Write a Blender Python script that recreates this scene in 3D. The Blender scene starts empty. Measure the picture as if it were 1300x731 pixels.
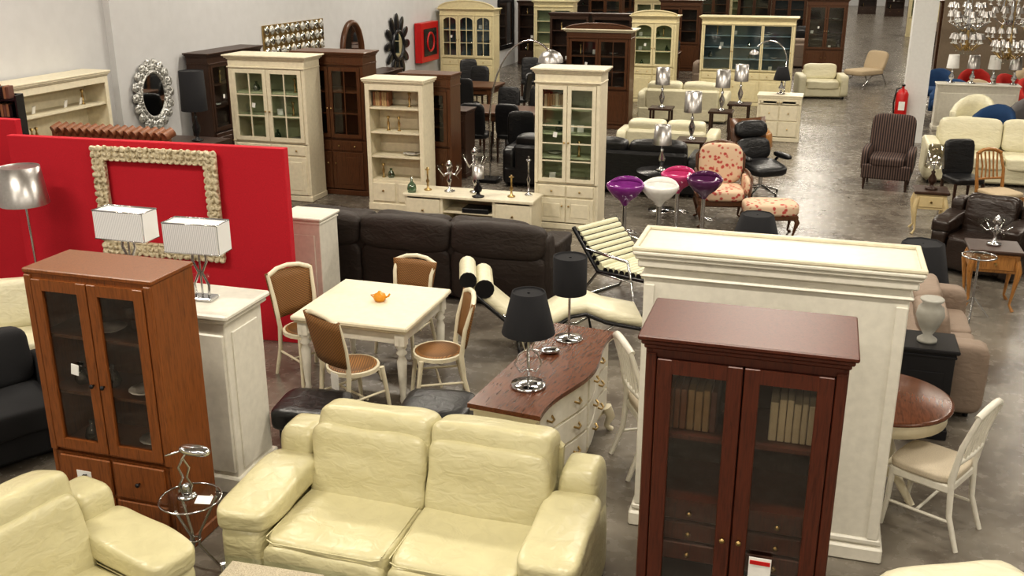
import bpy, math, random, bmesh
from mathutils import Vector, Matrix, Euler, noise
random.seed(7)
R=math.radians
# ---------------------------------------------------------------- materials
def nodes(name):
    m=bpy.data.materials.new(name); m.use_nodes=True
    nt=m.node_tree; return m,nt,nt.nodes['Principled BSDF']
def setp(b,**k):
    for a,v in k.items():
        b.inputs[a.replace('_',' ')].default_value=v
def tex(nt,scale=(1,1,1),kind='ShaderNodeTexNoise',coord='Object',**kw):
    tc=nt.nodes.new('ShaderNodeTexCoord'); mp=nt.nodes.new('ShaderNodeMapping')
    mp.inputs['Scale'].default_value=scale
    nt.links.new(tc.outputs[coord],mp.inputs['Vector'])
    t=nt.nodes.new(kind); nt.links.new(mp.outputs[0],t.inputs['Vector'])
    for a,v in kw.items(): t.inputs[a].default_value=v
    return t
def ramp(nt,src,stops):
    r=nt.nodes.new('ShaderNodeValToRGB'); nt.links.new(src,r.inputs[0])
    e=r.color_ramp.elements
    while len(e)<len(stops): e.new(0.5)
    for i,(p,c) in enumerate(stops): e[i].position=p; e[i].color=(*c,1)
    return r
def bump(nt,b,src,strength=.2,dist=.01):
    n=nt.nodes.new('ShaderNodeBump'); n.inputs['Strength'].default_value=strength; n.inputs['Distance'].default_value=dist
    nt.links.new(src,n.inputs['Height']); nt.links.new(n.outputs[0],b.inputs['Normal'])
def mul(c,k): return tuple(max(0,min(1,x*k)) for x in c)
def paint(name,c,rough=.45,metal=0,var=.08,sc=4):
    m,nt,b=nodes(name); t=tex(nt,(sc,sc,sc),Detail=4.0)
    r=ramp(nt,t.outputs[0],[(.3,mul(c,1-var)),(.7,mul(c,1+var*.4))])
    nt.links.new(r.outputs[0],b.inputs['Base Color']); setp(b,Roughness=rough,Metallic=metal); return m
def wood(name,c,rough=.35,g=(22,22,1.6),dark=.6):
    m,nt,b=nodes(name); t=tex(nt,g,Detail=6.0,Distortion=.8)
    r=ramp(nt,t.outputs[0],[(.3,mul(c,dark)),(.5,c),(.75,mul(c,1.2))])
    nt.links.new(r.outputs[0],b.inputs['Base Color']); setp(b,Roughness=rough); bump(nt,b,t.outputs[0],.05,.002); return m
def leather(name,c,rough=.42,k=.22):
    m,nt,b=nodes(name); t=tex(nt,(2.2,2.2,4.5),Detail=2.0,Distortion=.7); t2=tex(nt,(1,1,1),'ShaderNodeTexNoise',Scale=160.0)
    r=ramp(nt,t.outputs[0],[(.3,mul(c,.95)),(.65,mul(c,1.02))])
    nt.links.new(r.outputs[0],b.inputs['Base Color']); setp(b,Roughness=rough)
    mx=nt.nodes.new('ShaderNodeMath'); mx.operation='MULTIPLY_ADD'; mx.inputs[1].default_value=.02
    nt.links.new(t2.outputs[0],mx.inputs[0]); nt.links.new(t.outputs[0],mx.inputs[2])
    bump(nt,b,mx.outputs[0],k,.04); return m
def fabric(name,c,rough=.9):
    m,nt,b=nodes(name); t=tex(nt,(1,1,1),Scale=220.0,Detail=2.0)
    r=ramp(nt,t.outputs[0],[(.3,mul(c,.8)),(.7,mul(c,1.1))])
    nt.links.new(r.outputs[0],b.inputs['Base Color']); setp(b,Roughness=rough); bump(nt,b,t.outputs[0],.2,.003); return m
def chromem(name,c=(.62,.62,.63),rough=.14):
    m,nt,b=nodes(name); t=tex(nt,(8,8,8)); r=ramp(nt,t.outputs[0],[(.3,mul(c,.9)),(.7,c)])
    nt.links.new(r.outputs[0],b.inputs['Base Color']); setp(b,Roughness=rough,Metallic=1.0); return m
def glassm(name,tint=(.95,.97,.96),refl=.05):
    m=bpy.data.materials.new(name); m.use_nodes=True; nt=m.node_tree; nt.nodes.clear()
    o=nt.nodes.new('ShaderNodeOutputMaterial'); mx=nt.nodes.new('ShaderNodeMixShader')
    tr=nt.nodes.new('ShaderNodeBsdfTransparent'); tr.inputs[0].default_value=(*tint,1)
    gl=nt.nodes.new('ShaderNodeBsdfGlossy'); gl.inputs['Roughness'].default_value=.04
    mx.inputs[0].default_value=refl
    nt.links.new(tr.outputs[0],mx.inputs[1]); nt.links.new(gl.outputs[0],mx.inputs[2]); nt.links.new(mx.outputs[0],o.inputs[0]); return m
def stripes(name,c1,c2,sc,axis='X',rough=.8):
    m,nt,b=nodes(name); t=tex(nt,(1,1,1),'ShaderNodeTexWave',Scale=sc); t.bands_direction=axis
    r=ramp(nt,t.outputs[1],[(.45,c1),(.55,c2)]); nt.links.new(r.outputs[0],b.inputs['Base Color']); setp(b,Roughness=rough); return m
def wicker(name,c):
    m,nt,b=nodes(name); t=tex(nt,(1,1,1),'ShaderNodeTexWave',Scale=30.0); t.bands_direction='Z'
    t2=tex(nt,(1,1,1),'ShaderNodeTexWave',Scale=24.0); t2.bands_direction='DIAGONAL'
    mx=nt.nodes.new('ShaderNodeMath'); mx.operation='MULTIPLY'; nt.links.new(t.outputs[1],mx.inputs[0]); nt.links.new(t2.outputs[1],mx.inputs[1])
    r=ramp(nt,mx.outputs[0],[(.1,mul(c,.5)),(.6,mul(c,1.2))]); nt.links.new(r.outputs[0],b.inputs['Base Color']); setp(b,Roughness=.6)
    bump(nt,b,mx.outputs[0],.4,.006); return m
def floral(name):
    m,nt,b=nodes(name); t=tex(nt,(1,1,1),'ShaderNodeTexVoronoi',Scale=15.0)
    n=tex(nt,(1,1,1),Scale=24.0,Detail=3.0)
    ad=nt.nodes.new('ShaderNodeMath'); ad.operation='MULTIPLY_ADD'; ad.inputs[1].default_value=.6; nt.links.new(n.outputs[0],ad.inputs[0]); nt.links.new(t.outputs['Distance'],ad.inputs[2])
    r=ramp(nt,ad.outputs[0],[(.52,(.42,.07,.06)),(.62,(.55,.24,.18)),(.7,(.64,.48,.34))])
    nt.links.new(r.outputs[0],b.inputs['Base Color']); setp(b,Roughness=.85); return m
CREAM=paint('cream_paint',(.73,.67,.51)); WHITE=paint('white_paint',(.73,.70,.61),.35); IVORY=paint('ivory_paint',(.69,.61,.38))
SAGE=paint('sage_interior',(.48,.52,.34)); BLUEI=paint('blue_interior',(.15,.22,.26)); BEIGEI=paint('beige_interior',(.62,.5,.28))
MAHOG=wood('mahogany',(.088,.022,.010),.38); OAK=wood('orange_oak',(.215,.072,.018),.35); BROWN=wood('dark_brown_wood',(.045,.021,.012),.35)
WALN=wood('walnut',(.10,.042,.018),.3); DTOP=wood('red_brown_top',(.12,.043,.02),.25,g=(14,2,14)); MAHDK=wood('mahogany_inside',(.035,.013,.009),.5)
LCREAM=leather('cream_leather',(.575,.53,.325),.33); LDARK=leather('dark_brown_leather',(.022,.014,.010),.62); LBLACK=leather('black_leather',(.010,.010,.011),.35)
LGREY=leather('taupe_fabric',(.25,.19,.145),.7); LBROWN=leather('brown_leather',(.025,.015,.011),.3); LWHITE=leather('white_leather',(.66,.62,.45),.4)
RED=fabric('red_felt',(.52,.014,.03)); BLK=paint('black_lacquer',(.012,.012,.014),.25); SHADEB=fabric('black_shade',(.010,.010,.012)); DKFAB=fabric('charcoal_fabric',(.018,.018,.02))
CHROME=chromem('chrome'); SILVER=chromem('silver_shade',(.5,.48,.46),.34); BRASS=chromem('brass',(.5,.36,.16),.3)
GLASS=glassm('clear_glass'); DGLASS=glassm('cabinet_glass',(.88,.86,.83),.07); MIRROR=chromem('mirror_glass',(.75,.77,.77),.03)
BEAD=stripes('beaded_shade',(.82,.82,.81),(.46,.46,.48),34.0,'X',.5); STRIPE=stripes('striped_fabric',(.016,.010,.010),(.12,.075,.06),9.0); FLOR=floral('floral_fabric')
WICK=wicker('wicker',(.30,.145,.045)); ROLL=paint('cream_roll',(.62,.6,.42),.5)
PURP=paint('purple_gloss',(.2,.03,.21),.15); MAG=paint('magenta_gloss',(.5,.05,.17),.15); DPUR=paint('aubergine_gloss',(.09,.02,.08),.15); WGL=paint('white_gloss',(.8,.79,.75),.15)
PAPER=paint('paper',(.82,.81,.77),.8); YEL=paint('yellow_ceramic',(.7,.3,.02),.3); REDG=paint('red_enamel',(.5,.012,.012),.3); SEATC=fabric('seat_linen',(.55,.48,.37))
ORG=wood('orange_wood',(.36,.17,.05),.3); GREYF=fabric('grey_fabric',(.14,.13,.13)); BLUEF=fabric('blue_fabric',(.02,.06,.15)); REDF=fabric('red_fabric',(.42,.025,.018)); BEIGF=fabric('beige_fabric',(.5,.4,.27))
BOOKM=[paint('book_a',(.26,.12,.06),.7),paint('book_b',(.38,.26,.13),.7),paint('book_c',(.14,.06,.04),.7)]; BOOKC=paint('book_cream',(.66,.58,.4),.7); GREENG=glassm('green_glass',(.3,.45,.35),.2)
def carved(name,c0,c1,metal=0):
    m,nt,b=nodes(name); t=tex(nt,(1,1,1),'ShaderNodeTexVoronoi',Scale=26.0)
    r=ramp(nt,t.outputs['Distance'],[(.1,c0),(.45,c1)]); nt.links.new(r.outputs[0],b.inputs['Base Color']); setp(b,Roughness=.45,Metallic=metal); bump(nt,b,t.outputs['Distance'],.9,.02); return m
CARVE=carved('carved_cream',(.26,.20,.10),(.66,.58,.41)); CSIL=carved('carved_silver',(.12,.12,.11),(.6,.6,.57),.7)
# ---------------------------------------------------------------- mesh builder
class B:
    def __init__(s,name,loc=(0,0,0),rot=0):
        s.name=name; s.loc=loc; s.rot=rot; s.v=[];s.f=[];s.mi=[];s.sm=[];s.mats=[]
    def add(s,vs,fs,mat,smooth=False):
        if mat not in s.mats: s.mats.append(mat)
        k=s.mats.index(mat); o=len(s.v)
        s.v+= [Vector(p) for p in vs]
        for f in fs: s.f.append([i+o for i in f]); s.mi.append(k); s.sm.append(smooth)
    def box(s,c,sz,mat,bev=0,rot=None):
        h=[x/2 for x in sz]; M=Matrix.Translation(c)@(Euler(rot).to_matrix().to_4x4() if rot else Matrix.Identity(4))
        b=min(bev,min(h)*.9)
        if b<=0:
            vs=[M@Vector((x*h[0],y*h[1],z*h[2])) for x in(-1,1) for y in(-1,1) for z in(-1,1)]
            fs=[(0,1,3,2),(4,6,7,5),(0,4,5,1),(2,3,7,6),(0,2,6,4),(1,5,7,3)]
            s.add(vs,fs,mat); return
        vs=[];I={}
        for a in(-1,1):
            for bb in(-1,1):
                for c2 in(-1,1):
                    sg=(a,bb,c2)
                    for ax in range(3):
                        I[(sg,ax)]=len(vs); vs.append(M@Vector([sg[i]*(h[i]-(0 if i==ax else b)) for i in range(3)]))
        fs=[]
        for ax in range(3):
            o=[i for i in range(3) if i!=ax]
            for sg in(-1,1):
                q=[]
                for u,w in((-1,-1),(1,-1),(1,1),(-1,1)):
                    t=[0,0,0];t[ax]=sg;t[o[0]]=u;t[o[1]]=w; q.append(I[(tuple(t),ax)])
                fs.append(q)
            for u in(-1,1):
                for w in(-1,1):
                    q=[]
                    for e,axx in((-1,o[0]),(1,o[0]),(1,o[1]),(-1,o[1])):
                        t=[0,0,0];t[ax]=e;t[o[0]]=u;t[o[1]]=w;q.append(I[(tuple(t),axx)])
                    fs.append(q)
        for a in(-1,1):
            for bb in(-1,1):
                for c2 in(-1,1): fs.append([I[((a,bb,c2),i)] for i in range(3)])
        s.add(vs,fs,mat)
    def puff(s,c,sz,mat,p=5,rot=None,n=8,wr=0.0,seed=0):
        M=Matrix.Translation(c)@(Euler(rot).to_matrix().to_4x4() if rot else Matrix.Identity(4))
        D={};vs=[];fs=[]
        def vid(q):
            k=tuple(round(x*n) for x in q)
            if k not in D:
                l=sum(abs(x)**p for x in q)**(1/p); r=Vector([x/l for x in q])
                w=Vector((r.x*sz[0]/2,r.y*sz[1]/2,r.z*sz[2]/2))
                if wr: w+=r*wr*noise.noise(Vector((w.x*4,w.y*4,w.z*7))+Vector((seed*3.1,c[0]*2,c[1]*2)))*1.4
                D[k]=len(vs);vs.append(M@w)
            return D[k]
        for ax in range(3):
            a,b=[i for i in range(3) if i!=ax]
            for sg in(-1,1):
                for i in range(n):
                    for j in range(n):
                        q=[]
                        for di,dj in((0,0),(1,0),(1,1),(0,1)):
                            t=[0,0,0];t[ax]=sg;t[a]=-1+2*(i+di)/n;t[b]=-1+2*(j+dj)/n;q.append(vid(t))
                        fs.append(q)
        s.add(vs,fs,mat,True)
    def cyl(s,p0,p1,r0,r1,mat,n=14,caps=True):
        p0=Vector(p0);p1=Vector(p1);d=(p1-p0).normalized();u=d.orthogonal().normalized();w=d.cross(u)
        vs=[]
        for p,r in((p0,r0),(p1,r1)):
            for i in range(n):
                a=2*math.pi*i/n;vs.append(p+u*math.cos(a)*r+w*math.sin(a)*r)
        fs=[(i,(i+1)%n,n+(i+1)%n,n+i) for i in range(n)]
        s.add(vs,fs,mat,True)
        if caps: s.add(vs,[list(range(n)),list(range(n,2*n))],mat,False)
    def lathe(s,prof,c,mat,n=18,T=None):
        vs=[];fs=[];c=Vector(c)
        for r,z in prof:
            for i in range(n):
                a=2*math.pi*i/n; p=Vector((r*math.cos(a),r*math.sin(a),z)); vs.append(c+((T@p) if T else p))
        for k in range(len(prof)-1):
            for i in range(n): fs.append((k*n+i,k*n+(i+1)%n,(k+1)*n+(i+1)%n,(k+1)*n+i))
        s.add(vs,fs,mat,True)
    def tube(s,pts,r,mat,n=8,closed=False):
        P=[Vector(p) for p in pts];m=len(P);vs=[];fs=[];prev=None
        rr=r if isinstance(r,(list,tuple)) else [r]*m
        for k in range(m):
            if closed: d=(P[(k+1)%m]-P[k-1])
            else: d=P[min(k+1,m-1)]-P[max(k-1,0)]
            d=d.normalized()
            u=(prev-d*prev.dot(d)) if prev else d.orthogonal()
            u=u.normalized();prev=u;w=d.cross(u)
            q=min(k,len(rr)-1)
            for i in range(n):
                a=2*math.pi*i/n;vs.append(P[k]+(u*math.cos(a)+w*math.sin(a))*rr[q])
        for k in range(m if closed else m-1):
            for i in range(n):
                k2=(k+1)%m;fs.append((k*n+i,k*n+(i+1)%n,k2*n+(i+1)%n,k2*n+i))
        s.add(vs,fs,mat,True)
        if not closed: s.add(vs,[list(range(n)),list(range((m-1)*n,m*n))],mat)
    def prism(s,out,a,b,mat,axis='z',smooth=False):
        f={'z':lambda p,t:(p[0],p[1],t),'y':lambda p,t:(p[0],t,p[1]),'x':lambda p,t:(t,p[0],p[1])}[axis]
        n=len(out);vs=[f(p,a) for p in out]+[f(p,b) for p in out]
        s.add(vs,[(i,(i+1)%n,n+(i+1)%n,n+i) for i in range(n)],mat,smooth)
        s.add(vs,[list(range(n)),list(range(n,2*n))],mat)
    def sheet(s,rows,mat,th=.02):
        nr=len(rows);nc=len(rows[0]);V=[Vector(p) for r in rows for p in r]
        N=[Vector((0,0,0)) for _ in V];q=[]
        for i in range(nr-1):
            for j in range(nc-1):
                a,b,c,d=i*nc+j,i*nc+j+1,(i+1)*nc+j+1,(i+1)*nc+j;q.append((a,b,c,d))
                n=(V[c]-V[a]).cross(V[d]-V[b])
                for k in(a,b,c,d):N[k]+=n
        N=[n.normalized() for n in N];m=len(V)
        vs=[v+n*th/2 for v,n in zip(V,N)]+[v-n*th/2 for v,n in zip(V,N)]
        fs=list(q)+[tuple(x+m for x in reversed(f)) for f in q]
        bd=[j for j in range(nc)]+[i*nc+nc-1 for i in range(1,nr)]+[(nr-1)*nc+j for j in range(nc-2,-1,-1)]+[i*nc for i in range(nr-2,0,-1)]
        for k in range(len(bd)):
            a,b=bd[k],bd[(k+1)%len(bd)];fs.append((a,b,b+m,a+m))
        s.add(vs,fs,mat,True)
    def done(s):
        me=bpy.data.meshes.new(s.name);me.from_pydata([tuple(v) for v in s.v],[],s.f)
        for m in s.mats: me.materials.append(m)
        me.polygons.foreach_set('material_index',s.mi);me.polygons.foreach_set('use_smooth',s.sm)
        bm=bmesh.new();bm.from_mesh(me);bmesh.ops.recalc_face_normals(bm,faces=bm.faces);bm.to_mesh(me);bm.free();me.update()
        o=bpy.data.objects.new(s.name,me);bpy.context.collection.objects.link(o)
        o.location=s.loc;o.rotation_euler=(0,0,R(s.rot));return o
def dup(o,loc,rot=0,sc=1):
    d=bpy.data.objects.new(o.name.split('.')[0],o.data);bpy.context.collection.objects.link(d)
    d.location=loc;d.rotation_euler=(0,0,R(rot));d.scale=(sc,)*3 if not isinstance(sc,tuple) else sc;return d
def arc(cx,cy,r,a0,a1,n,ry=None):
    ry=ry or r
    return [(cx+r*math.cos(R(a0+(a1-a0)*i/n)),cy+ry*math.sin(R(a0+(a1-a0)*i/n))) for i in range(n+1)]
RX=Matrix.Rotation(R(90),3,'X')
def knobp(b,x,y,z,m=BRASS): b.lathe([(0,0),(.006,0),(.006,.012),(.014,.02),(.012,.028),(0,.03)],(x,y,z),m,10,RX)
# ---------------------------------------------------------------- furniture
def books(b,x0,x1,y,z,h=.2,mats=BOOKM,dp=.14):
    x=x0
    while x<x1-.02:
        w=random.uniform(.026,.042);hh=h*random.uniform(.94,1.04)
        b.box((x+w/2,y,z+hh/2),(w*.9,dp,hh),random.choice(mats),.004);x+=w
def deco(b,x,y,z,k):
    if k==0: b.lathe([(0,0),(.035,0),(.05,.03),(.035,.08),(.015,.1),(.02,.13),(0,.13)],(x,y,z),GREENG,12)
    elif k==1: b.lathe([(0,0),(.04,.005),(.09,.03),(.095,.035),(.03,.012)],(x,y,z),WGL,14)
    elif k==2: b.lathe([(0,0),(.03,0),(.008,.015),(.006,.07),(.035,.1),(.03,.15)],(x,y,z),GLASS,12)
    elif k==3: b.box((x,y,z+.05),(.08,.01,.09),PAPER,0,(.2,0,.3))
    else: b.lathe([(0,0),(.03,0),(.01,.02),(.02,.1),(.008,.14),(.025,.19),(0,.2)],(x,y,z),BRASS,12)
def cabinet(name,loc,rot,w,d,h,mat,inm=None,gz=None,nd=2,rows=4,cols=2,low='doors',corn=.05,arch=0,shelves=2,fr=.055,gm=GLASS,items=True,knob=BRASS,topmat=None,plinth=.08,archdoor=False,frieze=True,flat=False,knobz=.42):
    b=B(name,loc,rot);t=.03;inm=inm or mat;gz=gz or (h*.4,h-.1);z0,z1=gz;tm=topmat or mat
    for s in(-1,1): b.box((s*(w/2-t/2),0,h/2),(t,d,h),mat,.004)
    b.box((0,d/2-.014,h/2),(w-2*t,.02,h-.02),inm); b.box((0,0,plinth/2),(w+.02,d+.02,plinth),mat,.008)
    b.box((0,.005,z0-t/2),(w-.04,d-.03,t),mat); b.box((0,0,h-t/2-.002),(w-.03,d-.004,t),mat)
    if flat: b.box((0,0,h+.012),(w+2*corn,d+2*corn,.026),tm,.005)
    elif corn:
        if frieze: b.box((0,-corn*.25,h-.10),(w+.016,d+.03,.02),mat,.004)
        for k,(e,zz) in enumerate(((.25,.0),(.6,.022),(1,.045))): b.box((0,0,h+zz+.012),(w+2*corn*e,d+2*corn*e,.024),tm,.006)
    if arch:
        o=[(-w/2-corn*.6,h+.04)]+[(w/2*math.cos(R(180-180*i/16))*1.02,h+.045+arch*math.sin(R(180*i/16))) for i in range(17)]+[(w/2+corn*.6,h+.04)]
        b.prism(o,-d/2-.02,-d/2+.04,mat,'y')
        b.tube([(x*1.02,-d/2-.02,z+.01) for x,z in o[1:-1]],.018,mat)
    for s in(-1,1): b.box((s*(w/2-.026),-d/2+.003,(z0+z1)/2),(.046,.028,z1-z0+.04),mat,.004)
    if h-z1>.04: b.box((0,-d/2+.014,(h+z1)/2-.001),(w-.062,.022,h-z1-.004),mat)
    W=w-.1;dw=W/nd;y=-d/2-.004
    for i in range(nd):
        xa=-W/2+i*dw+.003;xb=xa+dw-.006;xm=(xa+xb)/2
        b.box((xa+fr/2,y,(z0+z1)/2),(fr,.026,z1-z0),mat,.004);b.box((xb-fr/2,y,(z0+z1)/2),(fr,.026,z1-z0),mat,.004)
        b.box((xm,y,z0+fr/2+.001),(dw-.01-2*fr+.02,.022,fr),mat);b.box((xm,y,z1-fr/2-.001),(dw-.01-2*fr+.02,.022,fr),mat)
        b.box((xm,y+.004,(z0+z1)/2),(dw-2*fr,.003,z1-z0-2*fr),gm)
        for k in range(1,rows): b.box((xm,y,z0+fr+(z1-z0-2*fr)*k/rows),(dw-2*fr,.018,.016),mat)
        for k in range(1,cols): b.box((xa+fr+(dw-.006-2*fr)*k/cols,y,(z0+z1)/2),(.016,.02,z1-z0-2*fr),mat)
        kx=xb-fr/2 if (i%2==0 and nd>1) else xa+fr/2
        knobp(b,kx,y-.012,z0+(z1-z0)*knobz,knob)
        if archdoor:
            n=10;o=[(xa+fr-.01,z1-fr)]+[(xm-(dw/2-fr)*math.cos(math.pi*k/n),z1-fr-.09+.09*math.sin(math.pi*k/n)) for k in range(n+1)]+[(xb-fr+.01,z1-fr)]
            b.prism(o,y-.01,y+.01,mat,'y')
    if items: b.box((-W/2+dw*.6,y-.016,z0+(z1-z0)*.5),(.05,.004,.065),PAPER,0,(0,.15,0))
    for k in range(1,shelves+1):
        zz=z0+(z1-z0)*k/(shelves+1);b.box((0,0,zz),(w-2*t,d-.06,.018),inm)
    if items:
        for k in range(shelves+1):
            zz=z0+(z1-z0)*k/(shelves+1)+(.009 if k else 0)
            for j in range(3 if w>.6 else 2):
                deco(b,-w/2+.16+(w-.32)*(j+random.uniform(0,.8))/3,random.uniform(-.08,.02),zz,random.randint(0,4))
    L0=plinth+.01;L1=z0-t-.005
    if L1-L0>.08:
        b.box((0,-d/2+.014,(L0+L1)/2),(w-.064,.02,L1-L0),mat)
        if low=='drawers' or low=='mixed':
            nr=max(1,int((L1-L0)/.2)) if low=='drawers' else 1
            top=L1; hh=(L1-L0)/nr if low=='drawers' else .16
            for k in range(nr):
                for i in range(nd):
                    xm=-W/2+(i+.5)*dw
                    b.box((xm,-d/2-.004,top-hh/2-k*hh),(dw-.02,.02,hh-.02),mat,.006)
                    for s in((-.25,.25) if dw>.45 else (0,)): knobp(b,xm+s*dw,-d/2-.014,top-hh/2-k*hh,knob)
            L1=L1-.17 if low=='mixed' else L0
        if low in('doors','mixed') and L1-L0>.1:
            for i in range(nd):
                xm=-W/2+(i+.5)*dw;zm=(L0+L1)/2;hh=L1-L0-.01
                b.box((xm,-d/2-.004,zm),(dw-.012,.02,hh),mat,.005)
                b.box((xm,-d/2-.012,zm),(dw-.14,.014,hh-.13),mat,.006)
                for s in(-1,1): b.box((xm+s*(dw/2-.055),-d/2-.014,zm),(.012,.012,hh-.09),mat,.003)
                knobp(b,xm+(dw*.38 if i%2==0 else -dw*.38),-d/2-.014,zm+hh*.2,knob)
    return b
def bookcase(name,loc,rot,w,d,h,mat,n=4,corn=.04,drawers=True,inm=None,items=True):
    b=B(name,loc,rot);t=.035
    for s in(-1,1): b.box((s*(w/2-t/2),0,h/2),(t,d,h),mat,.004);b.box((s*(w/2-.032),-d/2,h/2),(.06,.022,h-.01),mat,.004)
    b.box((0,d/2-.014,h/2),(w-.04,.02,h-.02),inm or mat);b.box((0,0,.05),(w+.02,d+.03,.1),mat,.008)
    for e,zz in((.4,.012),(.8,.034),(1,.056)): b.box((0,0,h+zz),(w+2*corn*e,d+2*corn*e,.024),mat,.006)
    b.box((0,-d/2,h-.045),(w-.12,.02,.08),mat)
    z0=.1
    if drawers:
        z0=.42;b.box((0,-d/2+.014,.26),(w-.07,.02,.32),mat)
        for s in(-1,1): b.box((s*w*.225,-d/2-.004,.26),(w*.4,.02,.26),mat,.006);b.cyl((s*w*.235,-d/2-.012,.28),(s*w*.235,-d/2-.035,.28),.012,.014,BRASS,8)
    for k in range(n):
        zz=z0+(h-z0)*k/n;b.box((0,0,zz),(w-.05,d-.03,.025),mat)
        if items:
            for j in range(2 if w<1.5 else 5): deco(b,random.uniform(-w/2+.12,w/2-.12),-.04,zz+.0125,random.choice([0,1,3,4,4]))
    return b
def sofa(name,loc,rot,w,d,bh,mat,n=2,arm=.2,armh=.6,seat=.44,kind='box',wr=.008,feet=BLK,rear=False):
    b=B(name,loc,rot);iw=w-2*arm
    b.box((0,.02,.06+(seat-.2)/2),(w-.06,d-.08,seat-.16),mat,.03)
    for sx in(-1,1):
        for sy in(-1,1): b.cyl((sx*(w/2-.1),sy*(d/2-.1),0),(sx*(w/2-.1),sy*(d/2-.1),.09),.02,.03,feet,8)
    sw=iw/n
    for i in range(n):
        x=-iw/2+(i+.5)*sw
        b.puff((x,-.08,seat-.09),(sw*1.0,d-.2,.2),mat,9,n=20,wr=wr,seed=i)
        if kind=='recl':
            b.puff((x,-d/2+.07,.24),(sw*.985,.16,.36),mat,7,n=10,wr=wr,seed=i)
            b.puff((x,d/2-.285,seat+.14),(sw*.998,.25,.48),mat,7.5,(R(-12),0,0),20,wr*1.3,seed=i+5)
            b.puff((x,d/2-.215,bh-.2),(sw*1.0,.25,.40),mat,6.5,(R(-13),0,0),20,wr*1.3,seed=i+9)
            a=-d/2+.012
            b.tube([(x-sw*.46,a+.02,seat-.01),(x-sw*.4,a,seat-.012),(x+sw*.4,a,seat-.012),(x+sw*.46,a+.02,seat-.01)],.0045,mat,6)
            for q in(-.47,.47): b.tube([(x+sw*q,-d/2+.04,seat+.004),(x+sw*q,d/2-.4,seat+.004)],.004,mat,6)
        else:
            b.puff((x,d/2-.2,(seat+bh)/2+.01),(sw*.99,.24,bh-seat+.06),mat,6,(R(-9),0,0),10,wr,seed=i+3)
        if rear:
            x2=-w/2+.06+(i+.5)*(w-.12)/n
            b.puff((x2,d/2-.06,bh-.16),((w-.12)/n,.24,.36),mat,4.5,(R(4),0,0),12,wr,seed=i+20);b.puff((x2,d/2-.05,.3),((w-.12)/n,.16,.55),mat,6,None,10,wr,seed=i+30)
    b.box((0,d/2-.08,(bh-.14)/2+.06),(iw+.02,.12,bh-.2),mat,.04,(R(-3),0,0))
    for s in(-1,1):
        x=s*(w/2-arm/2)
        if kind=='recl':
            b.puff((x,0,armh*.43),(arm*.92,d-.06,armh*.78),mat,8,n=14,wr=wr*.6)
            b.puff((x-s*.01,-.12,armh-.065),(arm*1.12,d-.28,.15),mat,5.5,(R(4),0,0),18,wr,seed=s+3)
            b.puff((x,d/2-.16,.41),(arm*.8,.28,.68),mat,6,n=10,wr=wr*.6)
        elif kind=='box': b.puff((x,-.02,armh/2+.03),(arm,d-.04,armh-.04),mat,8,n=8,wr=wr*.5)
        elif kind=='roll':
            b.puff((x,-.02,armh/2),(arm*.8,d-.06,armh-.06),mat,8,n=6)
            b.cyl((x,-d/2+.03,armh-.05),(x,d/2-.08,armh-.05),arm*.5,arm*.5,mat,16)
    return b
def lathe_leg(b,x,y,h,r,mat):
    b.lathe([(r*.5,0),(r*.7,h*.05),(r*.55,h*.1),(r*.85,h*.35),(r*1.0,h*.6),(r*.6,h*.68),(r*1.15,h*.72),(r*.7,h*.76),(r*1.1,h*.8),(r*1.1,h)],(x,y,0),mat,12)
def dtable(name,loc,rot,w,d,h,mat,top=None,r=.04):
    b=B(name,loc,rot);b.box((0,0,h-.02),(w,d,.04),top or mat,.01);b.box((0,0,h-.05),(w-.04,d-.04,.025),top or mat,.006)
    b.box((0,0,h-.11),(w-.13,d-.13,.11),mat,.004)
    for sx in(-1,1):
        for sy in(-1,1):
            lathe_leg(b,sx*(w/2-.08),sy*(d/2-.08),h-.07,r,mat);b.box((sx*(w/2-.08),sy*(d/2-.08),h-.115),(.085,.085,.12),mat,.005)
    return b
def wchair(name,loc,rot,h=.86):
    b=B(name,loc,rot);sh=.44
    b.prism(arc(0,0,.21,0,360,20,.2)[:-1],sh-.03,sh,CREAM);b.lathe([(0,.015),(.15,.012),(.185,.001)],(0,0,sh),WICK,20)
    for s in(-1,1):
        b.tube([(s*.16,-.15,sh-.02),(s*.175,-.18,.2),(s*.19,-.2,0)],[.02,.017,.014],CREAM)
        b.tube([(s*.19,.24,0),(s*.17,.18,.25),(s*.17,.16,sh),(s*.185,.19,sh+.22),(s*.2,.25,h-.04)],[.015,.018,.02,.018,.015],CREAM)
        b.tube([(s*.17,-.17,.22),(s*.17,.18,.22)],.01,CREAM)
        b.tube([(s*.16,-.15,sh-.13),(s*.09,-.165,sh-.05),(0,-.17,sh-.03)],.01,CREAM)
    b.tube([(-.2,.25,h-.05),(-.1,.275,h-.01),(0,.285,h),(.1,.275,h-.01),(.2,.25,h-.05)],.02,CREAM)
    rows=[]
    for k in range(6):
        z=sh+.07+(h-.03-sh-.07)*k/5;y=.165+(z-sh)*.2
        rows.append([(x*(.185+.03*k/5),y+.035*(1-x*x),z) for x in(-1,-.6,-.2,.2,.6,1)])
    b.sheet(rows,WICK,.03)
    b.tube([(-.17,0,.2),(.17,0,.2)],.01,CREAM)
    return b
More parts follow.
